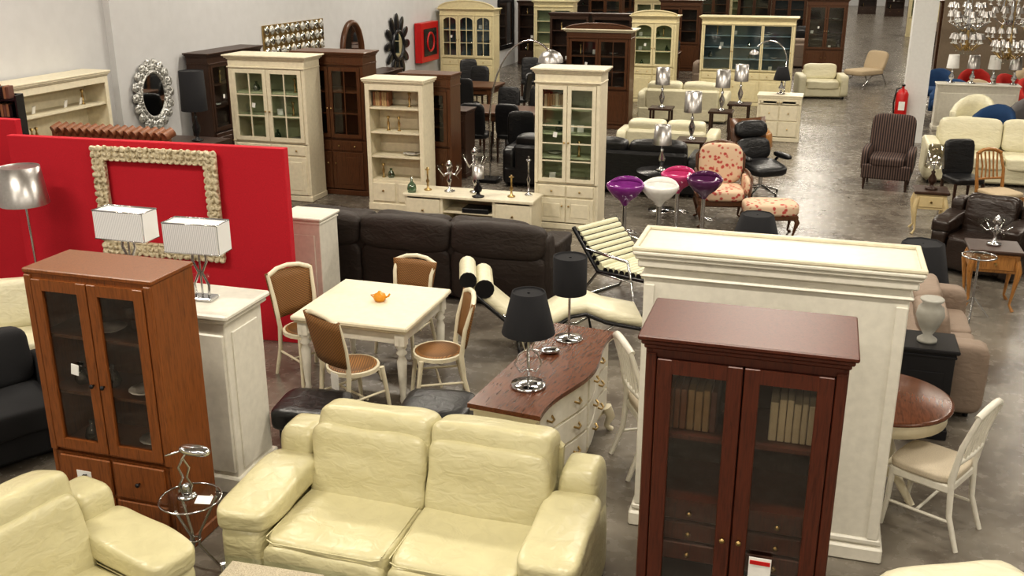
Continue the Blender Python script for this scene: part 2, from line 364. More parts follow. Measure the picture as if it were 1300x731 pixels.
def slatchair(name,loc,rot,h=.95,mat=WHITE,seat=SEATC):
    b=B(name,loc,rot);sh=.46
    b.puff((0,-.01,sh),(.44,.44,.07),seat,5,n=8);b.box((0,0,sh-.055),(.42,.42,.06),mat,.01)
    for s in(-1,1):
        b.tube([(s*.19,-.19,sh-.03),(s*.19,-.2,.2),(s*.2,-.22,0)],[.024,.02,.015],mat)
        b.tube([(s*.2,.3,0),(s*.19,.22,.22),(s*.19,.2,sh),(s*.2,.24,sh+.25),(s*.17,.31,h-.02)],[.017,.02,.024,.02,.018],mat)
        b.tube([(s*.19,-.19,.18),(s*.19,.22,.18)],.011,mat)
    b.tube([(-.18,.3,h-.03),(-.09,.32,h+.01),(0,.325,h+.02),(.09,.32,h+.01),(.18,.3,h-.03)],.024,mat)
    b.tube([(-.19,.23,sh+.14),(0,.245,sh+.14),(.19,.23,sh+.14)],.016,mat)
    for x in(-.12,-.06,0,.06,.12): b.tube([(x,.235,sh+.14),(x*.9,.26,sh+.3),(x*1.05,.31,h-.01)],.011,mat)
    b.tube([(-.19,0,.18),(.19,0,.18)],.011,mat)
    return b
def darkchair(name,loc,rot,h=1.0,mat=LBLACK,leg=BROWN):
    b=B(name,loc,rot);b.puff((0,0,.45),(.45,.45,.1),mat,6,n=6);b.puff((0,.21,.45+(h-.45)/2),(.43,.07,h-.42),mat,6,(R(-6),0,0),6)
    for sx in(-1,1):
        for sy in(-1,1): b.cyl((sx*.19,sy*.19,0),(sx*.19,sy*.19,.42),.016,.024,leg,8)
    return b
def stool(name,loc,mat,h=.85):
    b=B(name,loc,0)
    b.lathe([(0,.012),(.06,.03),(.19,.012),(.2,0)],(0,0,0),CHROME,24);b.cyl((0,0,.02),(0,0,h-.2),.03,.026,CHROME)
    b.tube([(.024,0,.3),(.1,.06,.28),(.15,0,.27),(.1,-.06,.28),(.024,0,.3)],.008,CHROME,6)
    b.lathe([(.02,h-.27),(.07,h-.2),(.14,h-.15),(.2,h-.08),(.225,h-.02),(.215,h),(.2,h-.005),(.18,h-.05),(.11,h-.075),(0,h-.08)],(0,0,0),mat,24)
    b.sheet([[(.205*math.cos(R(a)),.205*math.sin(R(a)),h-.03+k*.04*max(0,math.sin(R(a)))) for a in range(10,171,16)] for k in range(3)],mat,.02)
    return b
def shade(b,c,r0,r1,h,mat,n=24):
    b.lathe([(r0,0),(r1,h),(r1-.006,h),(r0-.006,0),(r0,0)],c,mat,n);b.lathe([(r1-.006,h-.01),(.01,h-.01)],c,mat,n)
def tlamp(name,loc,h,r0,r1,sh,smat,base='turned',bmat=CHROME,rot=0):
    b=B(name,loc,rot);z=h-sh
    if base=='turned':
        b.lathe([(0,0),(.075,0),(.08,.012),(.03,.03),(.02,.06),(.045,z*.3),(.055,z*.45),(.018,z*.7),(.028,z*.8),(.01,z*.85),(.008,z+.05)],(0,0,0),bmat,16)
    elif base=='disc':
        b.lathe([(0,.02),(.03,.02),(.1,.012),(.105,0),(0,0)],(0,0,0),bmat,24);b.cyl((0,0,.01),(0,0,z+.1),.009,.009,bmat,8)
    elif base=='crystal':
        b.lathe([(0,.03),(.03,.028),(.11,.02),(.115,0),(0,0)],(0,0,0),bmat,24);b.cyl((0,0,.02),(0,0,z+.1),.008,.008,bmat,8)
        b.puff((0,0,.075),(.05,.05,.06),GLASS,2.2,n=5)
        for a in range(0,360,90):
            ca,sa=math.cos(R(a+20)),math.sin(R(a+20))
            b.tube([(0,0,.12),(ca*.05,sa*.05,.1),(ca*.085,sa*.085,.15),(ca*.06,sa*.06,.22),(ca*.02,sa*.02,.25),(ca*.05,sa*.05,z-.02)],.006,bmat,6)
            for q in(.06,.09): b.puff((ca*q,sa*q,z-.06-q*.3),(.016,.016,.035),GLASS,2,n=3)
    shade(b,(0,0,z),r0,r1,sh,smat);return b
def boxshade_lamp(name,loc,rot,h=.52):
    b=B(name,loc,rot)
    b.box((0,0,.012),(.17,.11,.024),CHROME,.006)
    for s in(-1,1):
        b.tube([(s*.045,0,.02),(s*.05,0,.1),(s*.012,0,.18),(s*.05,0,.26),(s*.04,0,h-.16)],.009,CHROME)
        b.puff((s*.045,0,.16),(.035,.035,.035),GLASS,2,n=4)
    b.cyl((0,0,.02),(0,0,h-.12),.007,.007,CHROME,8)
    w,d,sh=.38,.16,.19;z=h-sh
    for s in(-1,1): b.box((0,s*d/2,z+sh/2),(w-.01,.008,sh-.004),BEAD);b.box((s*w/2,0,z+sh/2),(.008,d-.01,sh-.004),BEAD)
    b.box((0,0,h-.006),(w-.02,d-.02,.004),PAPER)
    for zz in(z,h): b.tube([(-w/2,-d/2,zz),(w/2,-d/2,zz),(w/2,d/2,zz),(-w/2,d/2,zz)],.006,CHROME,6,True)
    return b
def cabriole(b,x,y,h,mat,sx,sy,k=1):
    b.tube([(x,y,h),(x+sx*.03*k,y+sy*.03*k,h*.8),(x+sx*.005,y+sy*.005,h*.4),(x-sx*.01,y-sy*.01,h*.12),(x+sx*.03*k,y+sy*.03*k,0)],[.03,.032,.018,.012,.018],mat)
# ================================================================ ROOM
def plane_box(name,c,s,mat):
    b=B(name,(0,0,0));b.box(c,s,mat);return b.done()
def floormat():
    m,nt,b=nodes('polished_concrete');t=tex(nt,(.3,.3,.3),Detail=4.0,Distortion=.3);t2=tex(nt,(2,2,2),Detail=6.0)
    mx=nt.nodes.new('ShaderNodeMath');mx.operation='MULTIPLY_ADD';mx.inputs[1].default_value=.25;nt.links.new(t2.outputs[0],mx.inputs[0]);nt.links.new(t.outputs[0],mx.inputs[2])
    r=ramp(nt,mx.outputs[0],[(.45,(.095,.080,.066)),(.62,(.165,.146,.12)),(.85,(.23,.208,.175))]);nt.links.new(r.outputs[0],b.inputs['Base Color'])
    r2=ramp(nt,t2.outputs[0],[(.3,(.2,.2,.2)),(.7,(.31,.31,.31))]);nt.links.new(r2.outputs[0],b.inputs['Roughness']);return m
FLOOR=floormat();WALLM=paint('wall_plaster',(.56,.56,.56),.8,var=.04,sc=1.0);CEILM=paint('ceiling_white',(.6,.58,.54),.9,var=.05,sc=1.0)
plane_box('floor',(-4,34,-.05),(34,80,.1),FLOOR)
plane_box('ceiling',(-4,34,6.05),(34,80,.1),CEILM)
plane_box('wall_left',(-9.7,14.5,3),(.2,41,6),WALLM)
plane_box('wall_annex',(-15.3,35.1,3),(11.2,.2,6),WALLM)
plane_box('wall_far_left',(-21.1,54.5,3),(.2,39,6),WALLM)
plane_box('wall_back',(-4,74.1,3),(34,.2,6),WALLM)
plane_box('wall_right',(13.1,34,3),(.2,80,6),WALLM)
plane_box('wall_front',(2,-6.1,3),(22.4,.2,6),WALLM)
plane_box('wall_pilaster',(-9.55,12.7,3),(.1,1.35,6),WALLM)
plane_box('wall_pilaster_far',(-9.55,26.6,3),(.1,.5,6),WALLM)
plane_box('column',(1.72,20.3,3),(.4,.4,6),paint('column_white',(.72,.72,.70),.6,var=.04))
lm=bpy.data.materials.new('tube_light');lm.use_nodes=True;nb=lm.node_tree.nodes['Principled BSDF'];nb.inputs['Emission Color'].default_value=(1,.95,.85,1);nb.inputs['Emission Strength'].default_value=6.0
fx=B('ceiling_luminaire',(0,0,0));fx.box((0,0,.04),(2.4,.4,.08),WGL,.01);fx.box((0,0,-.005),(2.3,.3,.008),lm)
first=None
def mkl(e):
    ld=bpy.data.lights.new('luminaire_light','AREA');ld.shape='RECTANGLE';ld.size=2.4;ld.size_y=.4;ld.energy=e;ld.color=(1,.92,.80);return ld
LN,LF=mkl(178),mkl(125)
for x in(-17,-6.5,-.5,6):
    for y in range(-3,72,6):
        if x==-17 and y<37: continue
        if first is None: first=fx.done();o=first;o.location=(x,y,5.9)
        else: o=dup(first,(x,y,5.9))
        l=bpy.data.objects.new('ceiling_light',LN if y<26 else LF);bpy.context.collection.objects.link(l);l.location=(x,y,5.86)
# ================================================================ FOREGROUND
sofa('loveseat',(-1.91,4.47,0),0,2.0,.98,.92,LCREAM,2,.29,.6,.45,'recl',.008).done()
sofa('armchair',(-3.34,3.32,0),74,1.04,.92,.93,LCREAM,1,.27,.6,.45,'recl',.008).done()
sofa('cream_sofa',(.84,3.64,0),27,.92,.85,.96,LWHITE,1,.12,.62,.44,'box',.006).done()
b=B('glass_coffee_table',(-2.36,3.5,0),3);b.box((0,0,.47),(.7,.6,.012),GLASS,.003);b.box((0,.02,.479),(.5,.46,.006),paint('lace_runner',(.5,.44,.32),.8,sc=60,var=.6))
for sx in(-1,1):
    for sy in(-1,1): b.tube([(sx*.3,sy*.24,.464),(sx*.31,sy*.26,.2),(sx*.28,sy*.22,0)],.014,CHROME)
b.done()
b=cabinet('oak_display_cabinet',(-3.77,4.49,0),0,.84,.38,1.7,OAK,WALN,(.62,1.67),2,1,1,'drawers',.006,shelves=2,fr=.065,gm=DGLASS,knob=BLK,flat=True,items=True)
b.box((-.2,-.205,.42),(.1,.004,.13),PAPER);b.done()
b=B('white_sideboard',(-4.08,5.27,0));w,d,h=1.36,.5,1.27
b.box((0,0,h/2-.01),(w-.06,d-.06,h-.03),WHITE,.006);b.box((0,0,.06),(w,d,.12),WHITE,.01);b.box((0,0,h-.02),(w+.04,d+.04,.04),WHITE,.012);b.box((0,0,h-.055),(w,d,.03),WHITE,.008)
for x in(-.44,0,.44): b.box((x,-d/2+.025,h/2),(.4,.02,h-.3),WHITE,.008)
b.box((w/2-.026,0,h/2),(.012,d-.2,h-.3),WHITE,.004);b.done()
boxshade_lamp('table_lamp_beaded',(-3.7,5.25,1.27),4).done();boxshade_lamp('table_lamp_beaded',(-4.33,5.38,1.27),0).done()
b=B('round_glass_side_table',(-3.16,4.17,0));b.lathe([(0,.5),(.165,.5),(.17,.505),(.165,.512),(0,.512)],(0,0,0),GLASS,28)
b.tube([(.17*math.cos(R(a)),.17*math.sin(R(a)),.505) for a in range(0,360,15)],.006,CHROME,6,True)
for a in(30,150,270):
    c_,s_=math.cos(R(a)),math.sin(R(a));b.tube([(c_*.14,s_*.14,.5),(c_*.03,s_*.03,.28),(c_*.02,s_*.02,.2),(c_*.15,s_*.15,0)],.008,CHROME)
b.tube([(.03*math.cos(R(a)),.03*math.sin(R(a)),.24) for a in range(0,360,30)],.006,CHROME,6,True);b.box((.11,-.03,.53),(.09,.06,.002),PAPER,0,(.3,0,.2));b.done()
b=B('desk_lamp_chrome',(-3.18,4.17,.514),20)
b.lathe([(0,.015),(.05,.012),(.055,0),(0,0)],(0,0,0),CHROME,20)
for s in(-1,1): b.tube([(s*.02,0,.01),(s*.035,0,.07),(s*.01,0,.12),(s*.03,0,.18),(0,0,.24),(.03,0,.28)],.007,CHROME)
b.puff((0,0,.05),(.05,.05,.07),CHROME,2.2,n=5);b.puff((.07,0,.285),(.17,.09,.05),CHROME,2.6,(0,R(12),0),8);b.puff((-.05,0,.27),(.1,.02,.014),CHROME,2.6,(0,R(-18),0),6);b.done()
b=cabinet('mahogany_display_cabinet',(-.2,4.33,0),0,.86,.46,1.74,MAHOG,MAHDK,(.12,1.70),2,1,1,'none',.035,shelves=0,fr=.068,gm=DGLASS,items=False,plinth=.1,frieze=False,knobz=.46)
for z in(1.31,.98): b.box((0,0,z),(.8,.4,.02),MAHOG)
for x in(-.2,.2):
    for z in(.91,.8,.69): b.box((x,-.152,z),(.34,.03,.095),MAHOG,.006);knobp(b,x,-.167,z)
b.box((0,.03,.8),(.8,.32,.34),MAHOG)
books(b,-.37,-.12,-.04,1.32,.2,dp=.2);books(b,.12,.34,-.04,1.32,.2,[BOOKC],.2)
b.lathe([(0,0),(.04,0),(.05,.08),(.03,.16),(.012,.2),(.02,.26),(0,.27)],(-.08,0,1.32),GLASS,12)
b.box((.14,-.262,.72),(.1,.004,.13),PAPER);b.box((.14,-.265,.76),(.09,.003,.02),REDG);b.done()
b=B('white_wardrobe',(-.15,5.64,0));w,d,h=1.44,.38,1.74
b.box((0,0,h/2),(w,d,h),WHITE,.006);b.box((0,0,.05),(w+.06,d+.06,.1),WHITE,.012);b.box((0,0,.13),(w+.03,d+.03,.04),WHITE,.01)
for e,z,t in((.02,h-.1,.02),(.035,h-.02,.05),(.05,h+.02,.03),(.062,h+.045,.03)): b.box((0,0,z),(w+2*e,d+2*e,t),WHITE,.01)
for s in(-1,1): b.box((s*(w/2-.035),-d/2-.006,h/2),(.06,.014,h-.3),WHITE,.004)
for s in(-1,1): b.box((0,s*(d/2+.048),h+.07),(w+.13,.028,.024),CREAM,.006);b.box((s*(w/2+.05),0,h+.07),(.028,d+.066,.024),CREAM,.006)
b.done()
slatchair('white_slat_chair',(-.83,6.28,0),118,.95).done()
o=slatchair('white_slat_chair',(.88,5.98,0),-118,.95).done();o.scale=(.9,.9,.95)
b=B('round_pedestal_table',(.58,6.36,0));b.lathe([(0,.68),(.41,.68),(.43,.67),(.43,.655),(.41,.645),(0,.645)],(0,0,0),DTOP,40);b.lathe([(.4,.645),(.4,.56),(.38,.56)],(0,0,0),CREAM,40)
b.lathe([(.12,.57),(.06,.53),(.09,.4),(.12,.3),(.07,.2),(.09,.12),(0,.1)],(0,0,0),CREAM,20);b.lathe([(.38,.57),(0,.57)],(0,0,0),CREAM,30)
for a in range(45,405,90): c_,s_=math.cos(R(a)),math.sin(R(a));b.tube([(c_*.07,s_*.07,.18),(c_*.2,s_*.2,.16),(c_*.33,s_*.33,.03)],[.035,.03,.022],CREAM)
b.done()
# dresser
b=B('serpentine_dresser',(-1.57,6.0,0),-6);L,D,h=1.44,.46,.74
def wav(t): return .045*math.cos(t*math.pi*1.25)-.01
def serp(off,dx=.0):
    o=[];n=32
    for i in range(n+1):
        t=-1+2*i/n;o.append((D/2+off+wav(t),t*(L/2+off)))
    o.append((-D/2-dx,L/2+off));o.append((-D/2-dx,-L/2-off));return o
b.prism(serp(.045,.02),h,h+.03,DTOP);b.prism(serp(.03,.01),h-.022,h-.001,CREAM);b.prism(serp(0),.14,h-.022,CREAM)
for k in range(3):
    z0=.19+k*.18
    for a,c_ in((-.94,-.03),(.03,.94)):
        o=[];n=12
        for i in range(n+1): t=a+(c_-a)*i/n;o.append((D/2+.018+wav(t),t*L/2))
        for i in range(n,-1,-1): t=a+(c_-a)*i/n;o.append((D/2-.01+wav(t),t*L/2))
        b.prism(o,z0,z0+.155,WHITE)
        for f in(.25,.75):
            t=a+(c_-a)*f;x=D/2+.02+wav(t);b.tube([(x,t*L/2-.04,z0+.09),(x+.025,t*L/2-.02,z0+.075),(x+.025,t*L/2+.02,z0+.075),(x,t*L/2+.04,z0+.09)],.008,BRASS,6)
for sx,x in((1,D/2-.03),(-1,-D/2+.04)):
    for s in(-1,1): b.tube([(x,s*(L/2-.04),.2),(x+sx*.03,s*(L/2-.02),.12),(x,s*(L/2-.03),.04),(x+sx*.03,s*(L/2),0)],[.04,.035,.02,.025],CREAM)
b.box((.14,-.74,.58),(.1,.004,.14),PAPER,0,(0,.3,0));b.done()
tlamp('black_shade_table_lamp',(-1.61,5.62,.77),.64,.17,.105,.27,SHADEB,'crystal').done()
tlamp('black_drum_table_lamp',(-1.56,6.5,.77),.62,.12,.12,.27,SHADEB,'disc').done()
b=B('chrome_tray',(-1.62,6.2,.77),20);b.puff((0,0,.02),(.14,.09,.04),CHROME,2.4,n=6);b.tube([(-.06,0,.02),(-.13,0,.03),(-.18,.02,.01)],.006,CHROME);b.done()
dtable('white_dining_table',(-3.36,7.08,0),0,1.0,1.0,.67,WHITE,CREAM).done()
b=B('yellow_teapot',(-3.32,7.12,.67));b.lathe([(0,0),(.04,0),(.055,.03),(.045,.06),(.02,.07),(.012,.085),(0,.09)],(0,0,0),YEL,16);b.tube([(.045,0,.03),(.08,0,.05),(.09,0,.07)],.008,YEL,6);b.tube([(-.045,0,.05),(-.08,0,.045),(-.05,0,.02)],.006,YEL,6);b.done()
b=wchair('wicker_chair',(-3.2,6.33,0),152,.92);b.box((-.1,.24,.4),(.09,.004,.13),PAPER);b.done();wchair('wicker_chair',(-2.68,6.78,0),-62,.9).done();wchair('wicker_chair',(-3.9,6.93,0),58,.92).done();wchair('wicker_chair',(-3.38,7.74,0),-6,.8).done()
for p in((-3.2,5.68),(-2.36,5.93)):
    b=B('black_ottoman',(p[0],p[1],0),8);b.puff((0,0,.35),(.5,.46,.16),LBLACK,6,n=8)
    for sx in(-1,1):
        for sy in(-1,1): b.cyl((sx*.17,sy*.17,0),(sx*.17,sy*.17,.3),.016,.02,BLK,8)
    b.done()
b=B('chrome_chaise_longue',(-2.06,8.14,0),20)
pr=[(-.75,.66),(-.6,.52),(-.42,.36),(-.25,.29),(-.1,.32),(.1,.44),(.22,.46),(.4,.38),(.72,.31)]
b.sheet([[(x,y,z) for y in(-.24,-.1,.1,.24)] for x,z in pr],LWHITE,.08)
for s in(-1,1): b.tube([(x,s*.25,z-.045) for x,z in pr],.018,BLK);b.tube([(-.35,s*.2,0),(-.25,s*.22,.24),(.3,s*.22,.26),(.35,s*.2,0)],.016,BLK);b.tube([(-.5,s*.25,.42),(-.2,s*.25,.16),(.2,s*.25,.14),(.5,s*.25,.32)],.012,CHROME)
b.cyl((-.66,-.24,.66),(-.66,.24,.66),.085,.085,LWHITE);b.cyl((-.8,-.24,.74),(-.8,.24,.74),.075,.075,LWHITE)
for s in(-1,1): b.cyl((-.66,s*.24,.66),(-.66,s*.25,.66),.085,.085,BLK);b.cyl((-.8,s*.24,.74),(-.8,s*.25,.74),.075,.075,BLK)
for x in(-.35,.35): b.tube([(x,-.2,.014),(x,.2,.014)],.014,BLK)
b.done()
b=B('channelled_lounge_chair',(-1.72,9.62,0),60)
for k in range(8):
    t=k/7;b.cyl((-.3,.1+t*.32,.42+t*.3),(.3,.1+t*.32,.42+t*.3),.036,.036,ROLL,12)
    if k<7: t+=.07;b.cyl((-.305,.1+t*.32,.42+t*.3),(.305,.1+t*.32,.42+t*.3),.025,.025,BLK,8)
for k in range(8):
    t=k/7;b.cyl((-.3,.05-t*.5,.38+t*.04),(.3,.05-t*.5,.38+t*.04),.042,.042,ROLL,12)
    if k<7: t+=.07;b.cyl((-.305,.05-t*.5,.38+t*.04),(.305,.05-t*.5,.38+t*.04),.032,.032,BLK,8)
for s in(-1,1):
    b.tube([(s*.32,.45,.75),(s*.32,.1,.36),(s*.32,-.5,.4)],.022,BLK);b.tube([(s*.33,-.4,0),(s*.33,-.35,.35),(s*.33,.1,.35),(s*.33,.38,0)],.014,CHROME);b.tube([(s*.34,-.35,.38),(s*.34,-.3,.55),(s*.34,.25,.57)],.016,CHROME)
b.tube([(-.33,.38,.014),(.33,.38,.014)],.014,CHROME);b.tube([(-.33,-.4,.014),(.33,-.4,.014)],.014,CHROME);b.done()
sofa('dark_brown_sofa',(-3.92,9.55,0),180,3.1,.98,.84,LDARK,3,.26,.6,.42,'recl',.008,rear=True).done()
def plinth(name,loc,w,d,h,mat=WHITE):
    b=B(name,loc);b.box((0,0,h/2),(w,d,h),mat,.006);b.box((0,0,h+.012),(w+.05,d+.05,.03),mat,.008);b.box((0,0,h-.03),(w+.02,d+.02,.02),mat,.004);b.box((0,0,.04),(w+.03,d+.03,.08),mat,.006)
    b.box((0,-d/2-.004,h/2),(w-.12,.01,h-.3),mat,.004);return b.done()
plinth('white_pedestal_cabinet',(-4.75,8.6,0),.44,.38,.93)
b=B('red_partition',(0,0,0));b.box((-5.77,7.53,.9),(2.8,.08,1.8),RED,.005,(0,0,R(3)));b.box((-8.3,7.7,.95),(2.05,.08,1.9),RED,.005);b.done()
def carved_frame(name,loc,w,h,fw,mat,rotm=0):
    b=B(name,loc,rotm)
    for s in(-1,1):
        b.box((s*(w/2-fw/2),0,h/2),(fw,.05,h-.01),mat,.015);b.box((0,0,h/2+s*(h/2-fw/2)),(w-.01,.046,fw),mat,.015)
    nx=int(w/.06);nz=int(h/.06)
    for i in range(nx+1):
        for s in(-1,1):
            x=-w/2+.02+(w-.04)*i/nx;k=.5+.5*math.sin(i*1.7)
            b.puff((x,-.02,h/2+s*(h/2-.012-.006*k)),(.065,.04,.035+.02*k),mat,2.4,(0,i*.9,0),4);b.puff((x,-.026,h/2+s*(h/2-fw/2)),(.05,.035,.03+.015*k),mat,2.4,(0,i*.7,0),4)
            if abs(x)<w/2-fw: b.puff((x,-.02,h/2+s*(h/2-fw+.01)),(.05,.03,.025),mat,2.4,None,4)
    for i in range(nz+1):
        for s in(-1,1):
            z=.02+(h-.04)*i/nz;k=.5+.5*math.sin(i*1.7)
            b.puff((s*(w/2-.012-.006*k),-.02,z),(.035+.02*k,.04,.065),mat,2.4,(0,i*.9,0),4);b.puff((s*(w/2-fw/2),-.026,z),(.03+.015*k,.035,.05),mat,2.4,(0,i*.7,0),4)
            if fw<z<h-fw: b.puff((s*(w/2-fw+.01),-.02,z),(.025,.03,.05),mat,2.4,None,4)
    return b
carved_frame('carved_picture_frame',(-5.62,7.46,.75),1.24,1.0,.125,CARVE,3).done()
sofa('charcoal_sofa',(-5.5,4.9,0),60,1.5,.85,.78,DKFAB,2,.2,.58,.42,'box').done()
sofa('white_armchair',(-6.2,6.2,0),40,.8,.75,.78,LWHITE,1,.15,.6,.42,'roll').done()
b=B('silver_floor_lamp',(-6.66,7.0,0));b.lathe([(0,.02),(.12,.015),(.13,0),(0,0)],(0,0,0),CHROME,24);b.tube([(0,0,.02),(0,0,.7),(-.01,0,1.2),(-.02,0,1.4)],.011,CHROME);shade(b,(-.02,0,1.28),.21,.17,.34,SILVER);b.done()
# ================================================================ MID LEFT
WOODC=wood('carved_headboard_wood',(.22,.09,.04),.5,g=(8,8,3))
b=B('carved_headboard',(-7.7,9.5,0));b.box((0,0,.75),(1.5,.06,1.4),WOODC,.01)
for i in range(16): b.cyl((-.75+i*.1,-.05,1.45),(-.7+i*.1,.05,1.5),.055,.055,WOODC,12)
for s in(-1,1): b.box((s*.74,0,.75),(.08,.09,1.5),WOODC,.01)
b.done()
bookcase('white_bookcase',(-9.33,10.3,0),90,2.1,.38,1.85,CREAM,4,.04).done()
b=B('black_media_rack',(-8.8,9.05,0),20);b.box((0,.1,.95),(.5,.02,1.9),BLK)
for s in(-1,1): b.box((s*.25,0,.95),(.02,.2,1.9),BLK)
for k in range(10):
    b.box((0,0,.05+k*.2),(.48,.19,.015),BLK);books(b,-.23,.2,-.01,.06+k*.2,.14,[BOOKM[2],BLK,BOOKM[0]])
b.done()
cabinet('dark_glass_bookcase',(-9.33,14.5,0),90,1.6,.38,1.85,BROWN,BROWN,(.7,1.75),3,1,1,'doors',.04,items=True).done()
cabinet('dark_sideboard',(-8.2,11.5,0),0,1.2,.45,.95,BROWN,BROWN,(.85,.9),2,1,1,'doors',.02,items=False,shelves=0,frieze=False).done()
tlamp('tall_black_table_lamp',(-7.9,11.45,1.02),.92,.17,.16,.52,SHADEB,'turned',BLK).done()
cabinet('cream_glass_cabinet',(-7.43,12.75,0),0,1.2,.45,1.98,CREAM,SAGE,(.85,1.86),2,3,2,'mixed',.06,fr=.06).done()
cabinet('tall_brown_cabinet',(-6.75,13.3,0),0,1.1,.45,2.0,WALN,WALN,(.85,1.86),2,3,2,'mixed',.04,items=False).done()
b=bookcase('cream_open_bookcase',(-5.45,12.6,0),0,.84,.4,1.74,CREAM,4,.04);books(b,-.36,-.12,-.02,1.425,.2,[BOOKM[0],BOOKM[1]]);b.done()
cabinet('brown_narrow_cabinet',(-5.2,13.1,0),0,.75,.4,1.76,WALN,WALN,(.85,1.6),1,1,1,'doors',.02,items=False).done()
b=cabinet('tall_cream_cabinet',(-2.99,12.35,0),0,.84,.42,1.98,CREAM,SAGE,(.62,1.84),2,5,1,'mixed',.05,fr=.05,shelves=3);books(b,-.34,-.06,0,1.54,.18,[BOOKC,BOOKM[1]]);b.done()
b=B('white_media_console',(-4.13,11.8,0));w,d,h=1.7,.48,.48
b.box((0,0,h-.02),(w+.04,d+.03,.04),CREAM,.008);b.box((0,0,.05),(w,d,.1),CREAM,.006);b.box((0,d/2-.01,h/2),(w-.04,.02,h-.06),CREAM);b.box((0,0,h*.55),(w-.5,d-.04,.02),CREAM)
for x in(-w/2+.02,-.35,.35,w/2-.02): b.box((x,0,h/2),(.035,d-.01,h-.05),CREAM,.004)
for s in(-1,1): b.box((s*.6,-d/2+.01,.27),(.46,.024,.3),CREAM,.008);b.cyl((s*.6,-d/2,.27),(s*.6,-d/2-.03,.27),.012,.014,BRASS,8)
b.box((.1,-.1,.3),(.35,.25,.06),BLK,.005);b.done()
def candle(name,loc,h,m=BRASS):
    b=B(name,loc);b.lathe([(0,0),(.05,0),(.05,.012),(.015,.03),(.012,h*.3),(.025,h*.4),(.01,h*.5),(.012,h*.85),(.035,h*.9),(.03,h*.92),(.012,h*.92),(.012,h),(0,h)],(0,0,0),m,12);b.done()
candle('candlestick',(-4.75,11.8,.48),.3);candle('candlestick',(-3.6,11.75,.48),.28);candle('candlestick',(-3.42,11.9,.48),.5,CHROME)
def girandole(name,loc,h=.5):
    b=B(name,loc);b.lathe([(0,0),(.07,0),(.07,.015),(.02,.03),(.015,.1),(.035,.15),(.012,.2),(.01,h*.7)],(0,0,0),CHROME,12)
    for a in range(0,360,60):
        c_,s_=math.cos(R(a)),math.sin(R(a));b.tube([(0,0,h*.55),(c_*.09,s_*.09,h*.48),(c_*.15,s_*.15,h*.65)],.008,CHROME,6);b.lathe([(.008,0),(.035,.02),(.03,.06)],(c_*.15,s_*.15,h*.65),GLASS,10);b.puff((c_*.12,s_*.12,h*.42),(.025,.025,.05),GLASS,2,n=3)
    b.lathe([(.02,0),(.05,.03),(.02,.08),(.0,.1)],(0,0,h*.7),CHROME,10);b.done()
girandole('crystal_candelabra',(-4.12,11.85,.48),.7);girandole('crystal_candelabra',(-4.45,11.8,.48),.45)
tlamp('small_table_lamp',(-4.0,11.62,.48),.4,.08,.07,.16,SILVER,'turned',BLK).done()
b=B('green_glass_bottle',(-4.9,11.62,.48));b.lathe([(0,0),(.05,0),(.06,.05),(.05,.1),(.015,.14),(.012,.2),(0,.2)],(0,0,0),GREENG,14);b.done()
def onwall(b): o=b.done();o.rotation_euler=(0,0,R(90));return o
X=-9.58
b=B('round_ornate_mirror',(-9.46,12.72,1.4));b.lathe([(0,0),(.3,0)],(0,-.01,0),MIRROR,32,RX)
b.tube([(.3*math.cos(R(a)),-.01,.34*math.sin(R(a))) for a in range(0,360,10)],.03,CSIL,8,True)
for i in range(18):
    a=R(i*20);b.puff((.41*math.cos(a),-.01,.45*math.sin(a)),(.16,.06,.14),CSIL,2.3,(0,-a,0),5);b.puff((.36*math.cos(a+.17),-.02,.4*math.sin(a+.17)),(.08,.05,.07),CSIL,2.3,(0,-a,0),4)
onwall(b)
b=B('relief_panel_mirror',(X,17.3,1.62));b.box((0,0,.27),(2.3,.03,.56),BRASS,.005)
for i in range(12):
    for j in range(3): b.puff((-1.04+i*.19,-.01,.08+j*.19),(.15,.07,.15),CSIL if (i+j)%2 else MIRROR,3,(0,.78,0),4)
onwall(b)
b=B('oval_mirror',(X,19.7,1.4));b.lathe([(0,0),(1,0)],(0,-.01,0),MIRROR,32,Matrix.Diagonal((.44,1,.58))@RX);b.tube([(.47*math.cos(R(a)),-.02,.61*math.sin(R(a))) for a in range(0,360,10)],.06,WALN,8,True);onwall(b)
b=B('sunburst_mirror',(X,22.1,1.35));b.lathe([(0,0),(.3,0)],(0,-.04,0),MIRROR,28,RX);b.tube([(.32*math.cos(R(a)),-.03,.32*math.sin(R(a))) for a in range(0,360,12)],.05,BLK,8,True)
for i in range(12):
    a=R(i*30);b.puff((.52*math.cos(a),-.02,.52*math.sin(a)),(.42,.05,.2),BLK,2.2,(0,-a,0),6)
onwall(b)
b=B('fire_hose_cabinet',(-9.48,23.75,.82));b.box((0,0,.48),(1.15,.18,.95),REDG,.01);b.box((0,-.095,.48),(.85,.012,.65),BLK);b.tube([(.22*math.cos(R(a)),-.1,.48+.22*math.sin(R(a))) for a in range(0,360,20)],.03,REDG,8,True);onwall(b)
b=B('black_frame_mirror',(X,30.7,.6));w,h=1.5,1.4
for s in(-1,1): b.box((s*w/2,0,h/2),(.14,.05,h+.1),BLK,.01);b.box((0,0,h/2+s*h/2),(w,.045,.14),BLK,.01)
b.box((0,.01,h/2),(w-.1,.01,h-.1),MIRROR);onwall(b)
cabinet('ivory_arched_cabinet',(-8.75,24.9,0),0,1.45,.5,2.0,IVORY,BLUEI,(.85,1.9),3,3,2,'mixed',.06,arch=.2,archdoor=True).done()
cabinet('ivory_sideboard',(-9.2,17.4,0),90,1.9,.45,.9,CREAM,CREAM,(.8,.86),3,1,1,'mixed',.03,items=False,shelves=0,frieze=False).done()
